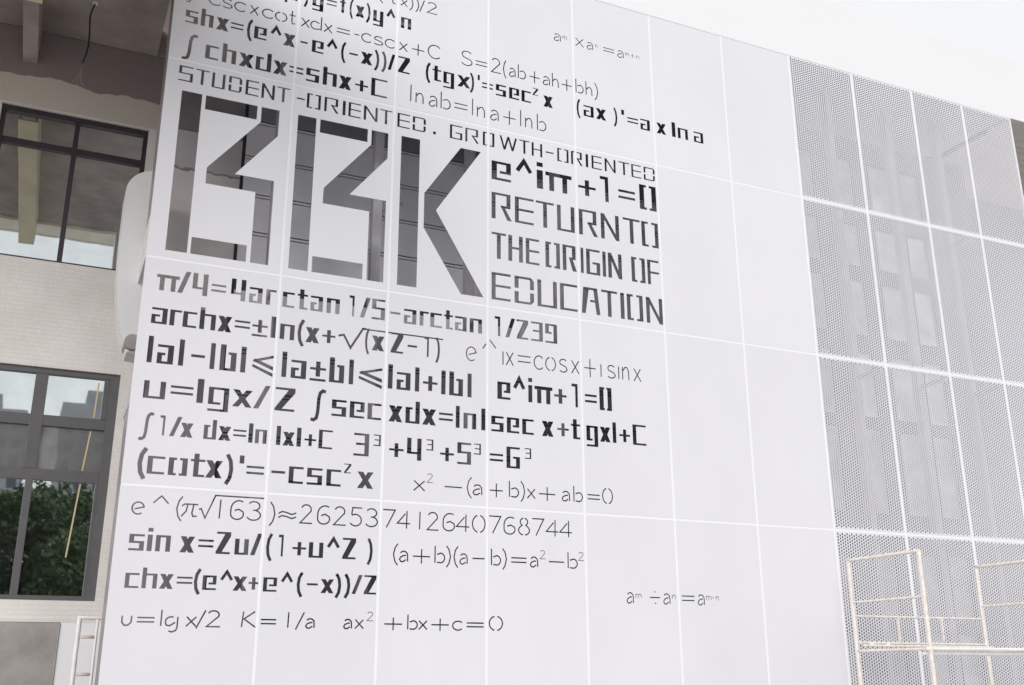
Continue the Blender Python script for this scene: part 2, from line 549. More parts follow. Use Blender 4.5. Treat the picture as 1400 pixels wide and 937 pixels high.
def caps(c, w, h, v, t):
    if c == 'S': return [R(0, h - t, w, h), R(0, .48 * h, v, h), R(0, .48 * h, w, .48 * h + t), R(w - v, 0, w, .48 * h + t), R(0, 0, w, t)]
    if c == 'T': return [R(0, h - t, w, h), R(w / 2 - v / 2, 0, w / 2 + v / 2, h)]
    if c == 'U': return [R(0, 0, v, h), R(0, 0, w, t), R(w - v, 0, w, h)]
    if c == 'D':
        k = min(v, w * .25) * .8
        return [R(0, 0, v, .43 * h), R(0, .55 * h, v, h), R(0, h - t, w - k, h), R(0, 0, w - k, t),
                [(w - v, 0), (w - k, 0), (w, k), (w, .43 * h), (w - v, .43 * h)], [(w - v, .55 * h), (w, .55 * h), (w, h - k), (w - k, h), (w - v, h)]]
    if c == 'E': return [R(0, 0, v, h), R(0, h - t, w, h), R(0, .47 * h, w, .47 * h + t), R(0, 0, w, t)]
    if c == 'F': return [R(0, 0, v, h), R(0, h - t, w, h), R(0, .45 * h, w, .45 * h + t)]
    if c == 'H': return [R(0, 0, v, h), R(w - v, 0, w, h), R(0, .47 * h, w, .47 * h + t)]
    if c == 'N':
        k = v * .95
        return [R(0, 0, v, h), R(w - v, 0, w, h), [(0, h), (k, h), (w, 0), (w - k, 0)]]
    if c == '-': return [R(0, .44 * h, w, .44 * h + t * 1.2)]
    if c == '.': return [R(0, .02 * h, w, .02 * h + w)]
    if c == 'O':
        s = w * .40
        return [R(0, 0, v, h), R(w - v, 0, w, h), R(0, 0, s, t), R(w - s, 0, w, t), R(0, h - t, s, h), R(w - s, h - t, w, h)]
    if c == 'R': return [R(0, 0, v, h), R(0, h - t, w * .93, h), R(w * .93 - v, .5 * h, w * .93, h), R(w * .45, .45 * h, w * .93, .45 * h + t),
                         [(w * .45, .5 * h), (w * .45 + v * .9, .5 * h), (w, 0), (w - v * 1.15, 0)]]
    if c == 'L': return [R(0, 0, w, h)]
    if c == 'G': return [R(0, 0, v, h), R(0, h - t, w, h), R(0, 0, w, t), R(w - v, 0, w, .5 * h), R(w * .45, .5 * h - t, w, .5 * h)]
    if c == 'C': return [R(0, 0, v, h), R(0, h - t, w, h), R(0, 0, w, t)]
    if c == 'A': return [[(0, 0), (v, 0), (w * .22 + v, h), (w * .10, h)], [(w - v, 0), (w, 0), (w * .86, h), (w * .84 - v, h)], R(w * .12, h - t, w * .84, h), R(w * .46, .45 * h, w * .82, .45 * h + t)]
    if c == 'W':
        k = v * .9
        return [[(0, h), (k, h), (w * .28 + k / 2, 0), (w * .28 - k / 2, 0)], [(w * .5 - k / 2, h), (w * .5 + k / 2, h), (w * .28 + k / 2, 0), (w * .28 - k / 2, 0)],
                [(w * .5 - k / 2, h), (w * .5 + k / 2, h), (w * .74 + k / 2, 0), (w * .74 - k / 2, 0)], [(w - k, h), (w, h), (w * .74 + k / 2, 0), (w * .74 - k / 2, 0)]]
    raise KeyError(c)

def thin(c, w, h, t, inter):
    X = .60
    k = {}
    if c == 'a': g = [[(.14, .50), (.38, .60), (.68, .59), (.90, .46), (.93, .30), (.93, 0)], [(.76, .36), (.5, .35), (.18, .26), (.06, .12), (.2, 0), (.45, -.01), (.76, .12)]]
    elif c == 'b': g = [[(.07, 1), (.07, 0)], [(.24, .50)] + arc(.5, .30, .46, .30, 75, -75, 8) + [(.24, .04)]]
    elif c == 'c': g = [arc(.55, .30, .52, .31, 42, 318, 14)]
    elif c == 'C': g = [arc(.56, .5, .54, .5, 42, 318, 16)]
    elif c == 'd': g = [[(.93, 1), (.93, 0)], [(.76, .50)] + arc(.5, .30, .46, .30, 105, 255, 8) + [(.86, .10)]]
    elif c == 'e': g = [[(.24, .26), (.94, .38)] + arc(.5, .31, .46, .31, 20, 310, 14)]
    elif c == 'g': g = [[(.90, .58), (.90, -.05), (.82, -.26), (.55, -.36), (.3, -.3)], arc(.45, .28, .42, .30, 70, 190, 6) + [(.1, .06), (.35, .02), (.74, .24)]]
    elif c == 'h': g = [[(.06, 1), (.06, 0)], [(.14, .42), (.4, .58), (.7, .58), (.92, .42), (.94, 0)]]
    elif c == 'n': g = [[(.06, X), (.06, 0)], [(.14, .42), (.4, .59), (.7, .59), (.92, .42), (.94, 0)]]
    elif c == 'm': g = [[(.05, X), (.05, 0)], [(.1, .5), (.3, .6), (.48, .45), (.48, 0)], [(.55, .5), (.75, .6), (.95, .45), (.95, 0)]]
    elif c == 'l': g = [[(.5, 1), (.5, 0)]]
    elif c == 'j': g = [[(.5, X), (.5, 0)]]
    elif c == '1': g = [[(.62, 1), (.5, 0)]]
    elif c == 'o': g = [arc(.5, .30, .48, .31, 80, -80, 9), arc(.5, .30, .48, .31, 100, 260, 9)]
    elif c == '0': g = [arc(.5, .5, .48, .5, 78, -78, 10), arc(.5, .5, .48, .5, 102, 258, 10)]
    elif c == 's': g = [arc(.52, .45, .40, .15, 30, 180, 6) + [(.2, .36), (.8, .26)] + arc(.5, .15, .44, .15, 0, -150, 6)]
    elif c == 'S': g = [arc(.52, .76, .42, .24, 30, 190, 8) + [(.25, .56), (.78, .44)] + arc(.5, .25, .46, .25, 20, -155, 8)]
    elif c == 't': g = [[(.42, .92), (.42, .12), (.6, 0), (.95, .04)], [(.02, X), (.95, X)]]
    elif c == 'u': g = [[(.06, X), (.06, .2), (.3, .02), (.65, .02), (.94, .2), (.96, X)]]
    elif c == 'x': g = [[(.02, X), (.98, 0)], [(.96, X), (0, 0)]]
    elif c == '*': g = [[(.02, .72), (.98, 0)], [(.96, .72), (0, 0)]]
    elif c == '+': g = [[(0, .34), (1, .34)], [(.5, .78), (.5, -.08)]]
    elif c == '-': g = [[(0, .36), (1, .36)]]
    elif c == '=': g = [[(0, .24), (1, .24)], [(0, .50), (1, .50)]]
    elif c == '(': g = [[(.95, 1.04), (.4, .8), (.1, .4), (.4, 0), (.95, -.24)]]
    elif c == ')': g = [[(.05, 1.04), (.6, .8), (.9, .4), (.6, 0), (.05, -.24)]]
    elif c == '/': g = [[(0, -.12), (1, 1.02)]]
    elif c == '^': g = [[(0, .62), (.5, 1.0), (1, .62)]]
    elif c == 'v': g = [[(0, .62), (.26, .86)], [(.52, 1.06), (1, .70)]]
    elif c == '~': g = [[(0, .44), (.2, .56), (.45, .52), (.75, .42), (1, .52)], [(0, .22), (.2, .34), (.45, .30), (.75, .20), (1, .30)]]
    elif c == '%': g = [[(0, .36), (1, .36)], [(.45, .70), (.58, .70)], [(.45, .02), (.58, .02)]]
    elif c == 'p': g = [[(.02, .55), (.2, .66), (.98, .66)], [(.36, .64), (.3, .3), (.02, 0)], [(.72, .64), (.64, .2), (.72, .03), (.95, .06)]]
    elif c == 'W': return ribbon([(0, .42 * h), (.035 * inter, .46 * h), (.10 * inter, -.02 * h), (.235 * inter, 1.2 * h), (inter, 1.2 * h)], t)
    elif c == '2': g = [arc(.46, .74, .40, .26, 160, -20, 9) + [(.0, 0), (.98, 0)]]
    elif c == '3': g = [arc(.45, .76, .40, .24, 150, -75, 8), [(.40, .53), (.6, .54)] + arc(.45, .27, .48, .27, 70, -155, 9)]
    elif c == '4': g = [[(.74, 1), (.72, 0)], [(.62, .84), (.0, .28), (1, .28)]]
    elif c == '5': g = [[(.95, 1), (.20, 1), (.14, .60)], [(.14, .58), (.4, .64)] + arc(.45, .31, .48, .32, 75, -150, 9)]
    elif c == '6': g = [arc(.60, .55, .56, .45, 60, 180, 7) + arc(.5, .28, .46, .28, 180, 392, 10) + [(.6, .54), (.3, .46)]]
    elif c == '7': g = [[(0, 1), (.98, 1), (.30, 0)]]
    elif c == '8': g = [arc(.5, .77, .30, .22, 80, -60, 6) + arc(.5, .27, .44, .28, 50, -80, 7), arc(.5, .77, .30, .22, 100, 240, 6) + arc(.5, .27, .44, .28, 130, 260, 7)]
    elif c == 'K': g = [[(.10, 1), (.02, 0)], [(.92, 1), (.16, .52), (1, 0)]]
    elif c == 'I': g = [[(1, 1), (.7, 1.02), (.55, .8), (.48, 0), (.3, -.22), (0, -.2)]]
    else: raise KeyError(c)
    res = []
    for pl in g:
        res += ribbon([(x * w, y * h) for x, y in pl], t)
    return res

# style, baseline height, letter height, each sign with its left and right edge, in metres on the screen
LINES = [
    ('thin', 9.428, 0.154, [('(', 2.51, 2.574), ('t', 2.668, 2.733), ('x', 2.799, 2.884), (')', 2.912, 2.96), (')', 2.989, 3.036), ('/', 3.046, 3.103), ('2', 3.142, 3.277)]),
    ('bold', 9.113, 0.216, [('(', 1.353, 1.43), ('x', 1.464, 1.542), (')', 1.611, 1.672), ('y', 1.715, 1.847), ('=', 1.882, 2.006), ('f', 2.042, 2.122), ('(', 2.158, 2.212), ('x', 2.239, 2.347), (')', 2.366, 2.429), ('y', 2.457, 2.585), ('^', 2.622, 2.734), ('n', 2.808, 2.94)]),
    ('thin', 8.795, 0.186, [('I', 0.312, 0.415), ('c', 0.55, 0.687), ('s', 0.695, 0.817), ('c', 0.833, 0.964), ('x', 1.014, 1.105), ('c', 1.147, 1.281), ('o', 1.297, 1.433), ('t', 1.458, 1.535), ('x', 1.604, 1.698), ('d', 1.707, 1.846), ('x', 1.872, 1.969), ('=', 2.021, 2.181), ('-', 2.235, 2.297), ('c', 2.324, 2.451), ('s', 2.469, 2.597), ('c', 2.615, 2.744), ('x', 2.799, 2.902), ('+', 2.958, 3.118), ('C', 3.165, 3.327)]),
    ('bold', 8.489, 0.223, [('s', 0.323, 0.457), ('h', 0.488, 0.623), ('x', 0.655, 0.792), ('=', 0.816, 0.954), ('(', 0.987, 1.061), ('e', 1.077, 1.217), ('^', 1.259, 1.384), ('x', 1.41, 1.545), ('-', 1.604, 1.69), ('e', 1.741, 1.879), ('^', 1.914, 2.045), ('(', 2.08, 2.15), ('-', 2.186, 2.292), ('x', 2.328, 2.472), (')', 2.49, 2.562), (')', 2.58, 2.653), ('/', 2.662, 2.753), ('Z', 2.79, 2.938), ('(', 3.134, 3.209), ('t', 3.228, 3.342), ('g', 3.371, 3.514), ('x', 3.553, 3.728), (')', 3.718, 3.786), ("'", 3.825, 3.855), ('=', 3.884, 4.033), ('s', 4.072, 4.212), ('e', 4.253, 4.394), ('c', 4.425, 4.558), ('x', 4.733, 4.868), ('(', 5.206, 5.27), ('a', 5.313, 5.463), ('x', 5.496, 5.648), (')', 5.758, 5.824), ("'", 5.88, 5.924), ('=', 5.969, 6.136), ('a', 6.17, 6.317), ('x', 6.42, 6.569), ('l', 6.662, 6.72), ('n', 6.755, 6.919), ('a', 7.013, 7.167)]),
    ('small', 8.616, 0.106, [('Z', 4.579, 4.662)]),
    ('bold', 8.094, 0.239, [('I', 0.328, 0.475), ('c', 0.569, 0.711), ('h', 0.751, 0.903), ('x', 0.935, 1.097), ('d', 1.121, 1.294), ('x', 1.318, 1.476), ('=', 1.501, 1.661), ('s', 1.695, 1.848), ('h', 1.891, 2.055), ('x', 2.081, 2.23), ('+', 2.274, 2.433), ('C', 2.469, 2.666)]),
    ('thin', 8.13, 0.228, [('l', 2.948, 2.975), ('n', 3.022, 3.124), ('a', 3.189, 3.301), ('b', 3.339, 3.472), ('=', 3.519, 3.692), ('l', 3.75, 3.769), ('n', 3.818, 3.925), ('a', 3.994, 4.112), ('+', 4.172, 4.341), ('l', 4.402, 4.422), ('n', 4.472, 4.574), ('b', 4.635, 4.769)]),
    ('thin', 8.81, 0.201, [('S', 3.598, 3.754), ('=', 3.794, 3.952), ('2', 4.012, 4.143), ('(', 4.173, 4.213), ('a', 4.254, 4.345), ('b', 4.376, 4.489), ('+', 4.54, 4.685), ('a', 4.727, 4.832), ('h', 4.863, 4.958), ('+', 5.001, 5.15), ('b', 5.203, 5.322), ('h', 5.354, 5.452), (')', 5.485, 5.539)]),
    ('tiny', 9.515, 0.172, [('a', 4.898, 5.005), ('*', 5.222, 5.342), ('a', 5.386, 5.486), ('=', 5.641, 5.81), ('a', 5.855, 5.957)]),
    ('mini', 9.566, 0.075, [('m', 5.028, 5.092), ('n', 5.52, 5.554), ('m', 5.982, 6.039), ('+', 6.073, 6.119), ('n', 6.154, 6.2)]),
    ('caps', 7.753, 0.187, [('S', 0.317, 0.466), ('T', 0.493, 0.637), ('U', 0.668, 0.81), ('D', 0.849, 0.993), ('E', 1.033, 1.178), ('N', 1.21, 1.357), ('T', 1.382, 1.527), ('-', 1.606, 1.698), ('O', 1.723, 1.884), ('R', 1.926, 2.098), ('L', 2.141, 2.176), ('E', 2.21, 2.359), ('N', 2.394, 2.562), ('T', 2.588, 2.741), ('E', 2.804, 2.958), ('D', 2.995, 3.16), ('.', 3.253, 3.29), ('G', 3.468, 3.629), ('R', 3.667, 3.849), ('O', 3.898, 4.053), ('W', 4.122, 4.359), ('T', 4.389, 4.529), ('H', 4.56, 4.707), ('-', 4.752, 4.865), ('O', 4.916, 5.078), ('R', 5.113, 5.281), ('L', 5.323, 5.36), ('E', 5.408, 5.557), ('N', 5.6, 5.762), ('T', 5.805, 5.969), ('E', 5.996, 6.145), ('D', 6.184, 6.353)]),
    ('bold', 7.319, 0.353, [('e', 4.015, 4.274), ('^', 4.337, 4.565), ('i', 4.625, 4.711), ('p', 4.745, 5.113), ('+', 5.206, 5.457), ('1', 5.521, 5.643), ('=', 5.787, 6.036), ('0', 6.102, 6.356)]),
    ('caps', 6.803, 0.347, [('R', 4.016, 4.285), ('E', 4.324, 4.578), ('T', 4.608, 4.857), ('U', 4.897, 5.141), ('R', 5.202, 5.471), ('N', 5.513, 5.777), ('T', 5.835, 6.088), ('O', 6.109, 6.36)]),
    ('caps', 6.289, 0.336, [('T', 4.017, 4.206), ('H', 4.235, 4.427), ('E', 4.465, 4.647), ('O', 4.729, 4.927), ('R', 4.963, 5.158), ('L', 5.213, 5.253), ('G', 5.29, 5.485), ('L', 5.52, 5.568), ('N', 5.599, 5.797), ('O', 5.935, 6.137), ('F', 6.17, 6.343)]),
    ('caps', 5.769, 0.343, [('E', 4.018, 4.265), ('D', 4.314, 4.57), ('U', 4.614, 4.877), ('C', 4.916, 5.154), ('A', 5.21, 5.467), ('T', 5.487, 5.713), ('L', 5.755, 5.811), ('O', 5.848, 6.079), ('N', 6.126, 6.367)]),
    ('bold', 5.326, 0.239, [('p', 0.318, 0.54), ('/', 0.525, 0.648), ('4', 0.67, 0.823), ('=', 0.86, 1.008), ('4', 1.06, 1.211), ('a', 1.249, 1.386), ('r', 1.424, 1.532), ('c', 1.599, 1.727), ('t', 1.758, 1.869), ('a', 1.901, 2.036), ('n', 2.076, 2.222), ('1', 2.328, 2.385), ('/', 2.448, 2.567), ('5', 2.584, 2.735), ('-', 2.794, 2.913), ('a', 2.955, 3.102), ('r', 3.141, 3.249), ('c', 3.267, 3.407), ('t', 3.433, 3.54), ('a', 3.566, 3.71), ('n', 3.746, 3.9), ('1', 4.059, 4.129), ('/', 4.194, 4.32), ('Z', 4.338, 4.489), ('3', 4.523, 4.679), ('9', 4.71, 4.868)]),
    ('bold', 4.968, 0.235, [('a', 0.304, 0.456), ('r', 0.48, 0.593), ('c', 0.608, 0.744), ('h', 0.773, 0.933), ('x', 0.955, 1.095), ('=', 1.125, 1.282), ('Q', 1.305, 1.464), ('l', 1.498, 1.552), ('n', 1.594, 1.748), ('(', 1.772, 1.858), ('x', 1.866, 2.015), ('+', 2.047, 2.191), ('V', 2.223, 3.426), ('(', 2.515, 2.573), ('x', 2.598, 2.739), ('Z', 2.814, 2.957), ('-', 3.008, 3.119), ('1', 3.205, 3.257), (')', 3.335, 3.396)]),
    ('thin', 4.988, 0.264, [('e', 3.704, 3.835), ('v', 3.91, 4.074), ('j', 4.157, 4.17), ('x', 4.203, 4.295), ('=', 4.351, 4.515), ('c', 4.557, 4.68), ('o', 4.708, 4.842), ('s', 4.881, 4.997), ('x', 5.051, 5.153), ('+', 5.222, 5.38), ('j', 5.44, 5.46), ('s', 5.53, 5.651), ('j', 5.687, 5.702), ('n', 5.742, 5.84), ('x', 5.906, 6.005)]),
    ('bold', 4.558, 0.276, [('|', 0.302, 0.351), ('a', 0.396, 0.553), ('|', 0.602, 0.651), ('-', 0.722, 0.858), ('|', 0.909, 0.956), ('b', 1.006, 1.171), ('|', 1.215, 1.267), ('<', 1.334, 1.552), ('|', 1.638, 1.689), ('a', 1.735, 1.897), ('Q', 1.936, 2.108), ('b', 2.144, 2.306), ('|', 2.358, 2.408), ('<', 2.467, 2.728), ('|', 2.794, 2.848), ('a', 2.894, 3.053), ('|', 3.104, 3.155), ('+', 3.197, 3.369), ('|', 3.412, 3.464), ('b', 3.507, 3.673), ('|', 3.726, 3.777)]),
    ('bold', 4.577, 0.285, [('e', 4.092, 4.256), ('^', 4.293, 4.44), ('i', 4.481, 4.533), ('p', 4.561, 4.793), ('+', 4.815, 4.978), ('1', 5.045, 5.126), ('=', 5.22, 5.38), ('0', 5.416, 5.584)]),
    ('bold', 4.195, 0.249, [('u', 0.304, 0.51), ('=', 0.558, 0.775), ('l', 0.811, 0.875), ('g', 0.924, 1.126), ('x', 1.162, 1.36), ('/', 1.375, 1.538), ('Z', 1.591, 1.798), ('I', 1.971, 2.119), ('s', 2.189, 2.347), ('e', 2.384, 2.547), ('c', 2.579, 2.733), ('x', 2.815, 2.972), ('d', 3.005, 3.169), ('x', 3.197, 3.358), ('=', 3.392, 3.556), ('l', 3.59, 3.637), ('n', 3.682, 3.835), ('|', 3.896, 3.946), ('s', 4.017, 4.17), ('e', 4.209, 4.364), ('c', 4.4, 4.547), ('x', 4.649, 4.799), ('+', 4.846, 4.997), ('t', 5.026, 5.147), ('g', 5.228, 5.383), ('x', 5.408, 5.55), ('l', 5.58, 5.629), ('+', 5.669, 5.819), ('C', 5.855, 6.041)]),
    ('bold', 3.836, 0.2, [('I', 0.306, 0.427), ('1', 0.489, 0.537), ('/', 0.585, 0.695), ('x', 0.688, 0.807), ('d', 0.909, 1.032), ('x', 1.054, 1.175), ('=', 1.197, 1.327), ('l', 1.349, 1.393), ('n', 1.415, 1.533), ('|', 1.629, 1.674), ('x', 1.696, 1.817), ('|', 1.839, 1.885), ('+', 1.92, 2.042), ('C', 2.068, 2.215)]),
    ('bold', 3.792, 0.243, [('3', 2.444, 2.611), ('+', 2.833, 2.997), ('4', 3.033, 3.198), ('+', 3.413, 3.575), ('5', 3.613, 3.777), ('=', 4.0, 4.163), ('6', 4.203, 4.37)]),
    ('small', 3.914, 0.122, [('3', 2.658, 2.738), ('3', 3.254, 3.333), ('3', 3.81, 3.894), ('3', 4.429, 4.511)]),
    ('bold', 3.453, 0.242, [('(', 0.311, 0.411), ('c', 0.411, 0.573), ('o', 0.607, 0.785), ('t', 0.812, 0.951), ('x', 0.958, 1.12), (')', 1.141, 1.234), ("'", 1.281, 1.327), ('=', 1.355, 1.529), ('-', 1.603, 1.743), ('c', 1.78, 1.93), ('s', 1.967, 2.127), ('c', 2.17, 2.324), ('x', 2.498, 2.672)]),
    ('thin', 3.469, 0.179, [('x', 3.12, 3.247), ('-', 3.47, 3.676), ('(', 3.728, 3.788), ('a', 3.796, 3.914), ('+', 4.001, 4.159), ('b', 4.23, 4.355), (')', 4.376, 4.43), ('x', 4.457, 4.557), ('+', 4.602, 4.809), ('a', 4.887, 4.995), ('b', 5.036, 5.159), ('=', 5.221, 5.381), ('0', 5.416, 5.551)]),
    ('small', 3.599, 0.1, [('Z', 2.351, 2.429)]),
    ('mini', 3.565, 0.095, [('2', 3.27, 3.337)]),
    ('thin', 3.061, 0.185, [('e', 0.311, 0.43), ('^', 0.503, 0.643), ('(', 0.717, 0.772), ('p', 0.765, 0.922), ('W', 0.929, 1.074), ('1', 1.109, 1.144), ('6', 1.228, 1.363), ('3', 1.391, 1.535), (')', 1.614, 1.672), ('~', 1.702, 1.881), ('2', 1.923, 2.049), ('6', 2.095, 2.231), ('2', 2.269, 2.399), ('5', 2.437, 2.569), ('3', 2.604, 2.742), ('7', 2.789, 2.925), ('4', 2.949, 3.09), ('1', 3.183, 3.208), ('2', 3.281, 3.413), ('6', 3.455, 3.597), ('4', 3.614, 3.762), ('0', 3.796, 3.95), ('7', 3.994, 4.136), ('6', 4.167, 4.311), ('8', 4.338, 4.489), ('7', 4.516, 4.66), ('4', 4.687, 4.838), ('4', 4.856, 5.008)]),
    ('bold', 2.721, 0.213, [('s', 0.32, 0.457), ('i', 0.483, 0.529), ('n', 0.559, 0.695), ('x', 0.782, 0.917), ('=', 0.951, 1.095), ('Z', 1.119, 1.255), ('u', 1.297, 1.43), ('/', 1.449, 1.558), ('(', 1.594, 1.666), ('1', 1.721, 1.77), ('+', 1.862, 2.002), ('u', 2.028, 2.176), ('^', 2.21, 2.346), ('Z', 2.373, 2.514), (')', 2.63, 2.7)]),
    ('thin', 2.72, 0.175, [('(', 2.912, 2.967), ('a', 2.978, 3.079), ('+', 3.13, 3.321), ('b', 3.367, 3.489), (')', 3.502, 3.555), ('(', 3.585, 3.638), ('a', 3.651, 3.747), ('-', 3.802, 3.943), ('b', 4.015, 4.135), (')', 4.153, 4.205), ('=', 4.257, 4.441), ('a', 4.48, 4.583), ('-', 4.712, 4.904), ('b', 4.944, 5.073)]),
    ('mini', 2.81, 0.091, [('2', 4.606, 4.674), ('2', 5.084, 5.153)]),
    ('bold', 2.378, 0.19, [('c', 0.321, 0.446), ('h', 0.471, 0.606), ('x', 0.628, 0.753), ('=', 0.784, 0.927), ('(', 0.933, 1.008), ('e', 1.021, 1.15), ('^', 1.182, 1.306), ('x', 1.306, 1.441), ('+', 1.455, 1.554), ('e', 1.596, 1.731), ('^', 1.767, 1.89), ('(', 1.919, 1.992), ('-', 2.028, 2.139), ('x', 2.168, 2.302), (')', 2.31, 2.385), (')', 2.403, 2.479), ('/', 2.488, 2.597), ('Z', 2.613, 2.744)]),
    ('thin', 2.041, 0.146, [('u', 0.327, 0.418), ('=', 0.463, 0.617), ('l', 0.667, 0.686), ('g', 0.712, 0.837), ('x', 0.903, 0.996), ('/', 0.996, 1.074), ('2', 1.09, 1.219), ('K', 1.415, 1.549), ('=', 1.598, 1.746), ('1', 1.85, 1.875), ('/', 1.939, 2.019), ('a', 2.033, 2.128), ('a', 2.416, 2.506), ('x', 2.536, 2.626), ('+', 2.841, 3.032), ('b', 3.085, 3.2), ('x', 3.211, 3.304), ('+', 3.348, 3.542), ('c', 3.581, 3.696), ('=', 3.742, 3.936), ('0', 3.996, 4.155)]),
    ('mini', 2.119, 0.086, [('2', 2.658, 2.727)]),
    ('tiny', 2.362, 0.188, [('a', 5.688, 5.783), ('%', 5.996, 6.133), ('a', 6.172, 6.271), ('=', 6.426, 6.601), ('a', 6.642, 6.744)]),
    ('mini', 2.418, 0.075, [('m', 5.805, 5.886), ('n', 6.294, 6.344), ('m', 6.762, 6.84), ('-', 6.85, 6.881), ('n', 6.902, 6.943)]),
]


# the three big letters and their gaps
BIG = [
    [(.368, 5.770), (.582, 5.770), (.582, 7.638), (.368, 7.638)],
    R(.622, 7.467, 1.180, 7.638),
    [(1.226, 7.638), (1.426, 7.638), (1.426, 7.317), (.996, 6.762), (1.421, 6.762), (1.421, 5.770), (1.229, 5.770), (1.229, 6.592), (.701, 6.592), (.701, 6.780), (1.226, 7.447)],
    R(.616, 5.770, 1.184, 5.958),
    R(1.636, 5.770, 1.846, 7.638),
    R(1.892, 7.470, 2.452, 7.638),
    [(2.498, 7.638), (2.700, 7.638), (2.700, 7.313), (2.271, 6.770), (2.700, 6.770), (2.700, 5.770), (2.507, 5.770), (2.507, 6.602), (1.971, 6.602), (1.971, 6.790), (2.498, 7.447)],
    R(1.890, 5.770, 2.458, 5.955),
    R(2.861, 5.770, 3.093, 7.645),
    [(3.611, 7.650), (3.873, 7.650), (3.309, 6.770), (3.916, 5.772), (3.633, 5.772), (3.161, 6.525), (3.161, 6.962)],
]

holes = list(BIG)
for style, Z, H, glyphs in LINES:
    for c, a, b in glyphs:
        w = b - a
        if style == 'bold':
            ps = bold(c, w, H, H * .205, H * .098)
        elif style == 'small':
            ps = bold(c, w, H, H * .16, H * .10)
        elif style == 'caps':
            ps = caps(c, w, H, min(H * .155, w * .27), H * .086)
        else:
            t = {'thin': .0145, 'tiny': .013, 'mini': .0075}[style]
            if c == 'W':
                ps = thin(c, w, H, t, 0.63)
            else:
                ps = thin(c, w, H, t, 0)
        holes += [[(a + x, Z + y) for x, y in p] for p in ps]

# ------------------------------------------------------------------ the white screen
XS = [.189, 1.565, 2.766, 3.969, 5.180, 6.384, 7.586, 8.787, 9.984, 11.184, 12.258, 13.342]
ZS = [.12, 1.00, 3.338, 5.677, 8.010, 10.330]
NF = 7                      # the first seven columns are plain, the last four perforated
screen = thing('facade_screen', 'tall white panelled metal screen with cut-out letters and formulas, perforated at its right end', 'facade screen', (.189, 0, 0))
OX = .189
SEAM = .015
SEAMZ = .013
def bbox(p):
    return min(a for a, b in p), max(a for a, b in p), min(b for a, b in p), max(b for a, b in p)
HB = [(bbox(p), p) for p in holes]
for i in range(NF):
    for j in range(5):
        x0, x1, z0, z1 = XS[i] + (SEAM if i else 0), XS[i + 1] - SEAM, ZS[j] + SEAMZ, ZS[j + 1] - SEAMZ
        hs = [p for (a, b, c, d), p in HB if a < x1 and b > x0 and c < z1 and d > z0]
        me, (cx, cz) = sheet_mesh('panel', x0, x1, z0, z1, hs, .004, True, [PANEL, EDGE])
        o = link('panel', me, screen, (cx - OX, random.uniform(-.0003, .0003), cz))
        if j == 4 and i == 0: o['label'] = 'corner panel with the upper formulas cut through'

# perforated panels: round holes in a staggered grid
PITCH = .0433
def perf_mesh(w, h):
    hs = []
    cols = int((w - .03) / (PITCH * .866))
    dx = (w - .024) / cols
    rows = round((h - .03) / .0389)
    pz = (h - .03) / rows
    r = .0142
    for c in range(cols):
        x = .012 + dx * (c + .5)
        for k in range(rows - (c % 2)):
            z = (h - (rows - 1) * pz) / 2 + pz * k + (pz / 2 if c % 2 else 0)
            hs.append([(x + r * math.cos(math.pi * (q + .5) / 4), z + r * math.sin(math.pi * (q + .5) / 4)) for q in range(8)])
    me, c = sheet_mesh('perforated_panel', 0, w, 0, h, hs, .0035, False, [PANEL, EDGE])
    return me
PM = {}
for i in range(NF, 11):
    for j in range(5):
        x0, x1, z0, z1 = XS[i] + SEAM, XS[i + 1] - SEAM, ZS[j] + SEAMZ, ZS[j + 1] - SEAMZ
        key = (1 if x1 - x0 > 1.12 else 0, 1 if z1 - z0 > 1.5 else 0)
        if key not in PM:
            PM[key] = (perf_mesh(x1 - x0, z1 - z0), x1 - x0, z1 - z0)
        me, w, h = PM[key]
        o = link('perforated_panel', me, screen, ((x0 + x1) / 2 - OX, random.uniform(-.0003, .0003), (z0 + z1) / 2))
        o.scale = ((x1 - x0) / w, 1, (z1 - z0) / h)

# joint strips behind the gaps, frame behind
def part(name, x0, x1, y0, y1, z0, z1, material, parent=screen, bev=0.0, label=None):
    bm = bmesh.new()
    bx(bm, x0 - OX, x1 - OX, y0, y1, z0, z1, bev)
    return obj(name, bm, material, parent, label=label)
for x in XS[1:-1]:
    part('joint_strip', x - .0145, x + .0145, .0006, .010, ZS[0], ZS[-1], STRIP)
for k, z in enumerate(ZS[1:-1]):
    part('joint_strip', XS[0] + .004, XS[-1] - .004, .0014, .009, z - .0125, z + .0125, STRIP)
part('edge_trim', XS[-1] - .010, XS[-1] + .012, -.004, .045, ZS[0], ZS[-1], STRIP)
part('top_trim', XS[0], XS[-1], -.005, .012, ZS[-1] - .012, ZS[-1] + .002, STRIP)
for x in XS[1:-1]:
    part('post', x - .055, x + .055, .55, .66, 0, 10.3, STEEL)
for z in ZS[1:-1]:
    part('rail', XS[0] + .02, XS[-1] - .02, .022, .08, z - .025, z + .025, STEEL)
for x in XS[2:-1:2]:
    bm = bmesh.new()
    tube(bm, [(x - OX + .03, .60, 6.86), (x - OX + .42, .95, 7.25)], .032, 6)
    obj('brace', bm, STEEL, screen)
for x in XS[1:-1]:
    for z in (3.28, 5.60, 8.06):
        part('bracket', x - .03, x + .03, .09, .55, z, z + .05, STEEL)
# side return at the left end, in pieces
part('side_return', .189, .193, .006, .46, 6.14, 10.32, RETURN)
part('side_return', .189, .193, .006, .50, .12, 4.10, RETURN)
part('side_bracket', .186, .194, .02, 1.12, 5.66, 6.13, WHITEP, bev=.001, label='white bracket plate at the left edge')
part('side_bracket', .186, .194, .02, .70, 4.12, 4.30, STEEL, label='grey bracket plate at the left edge')

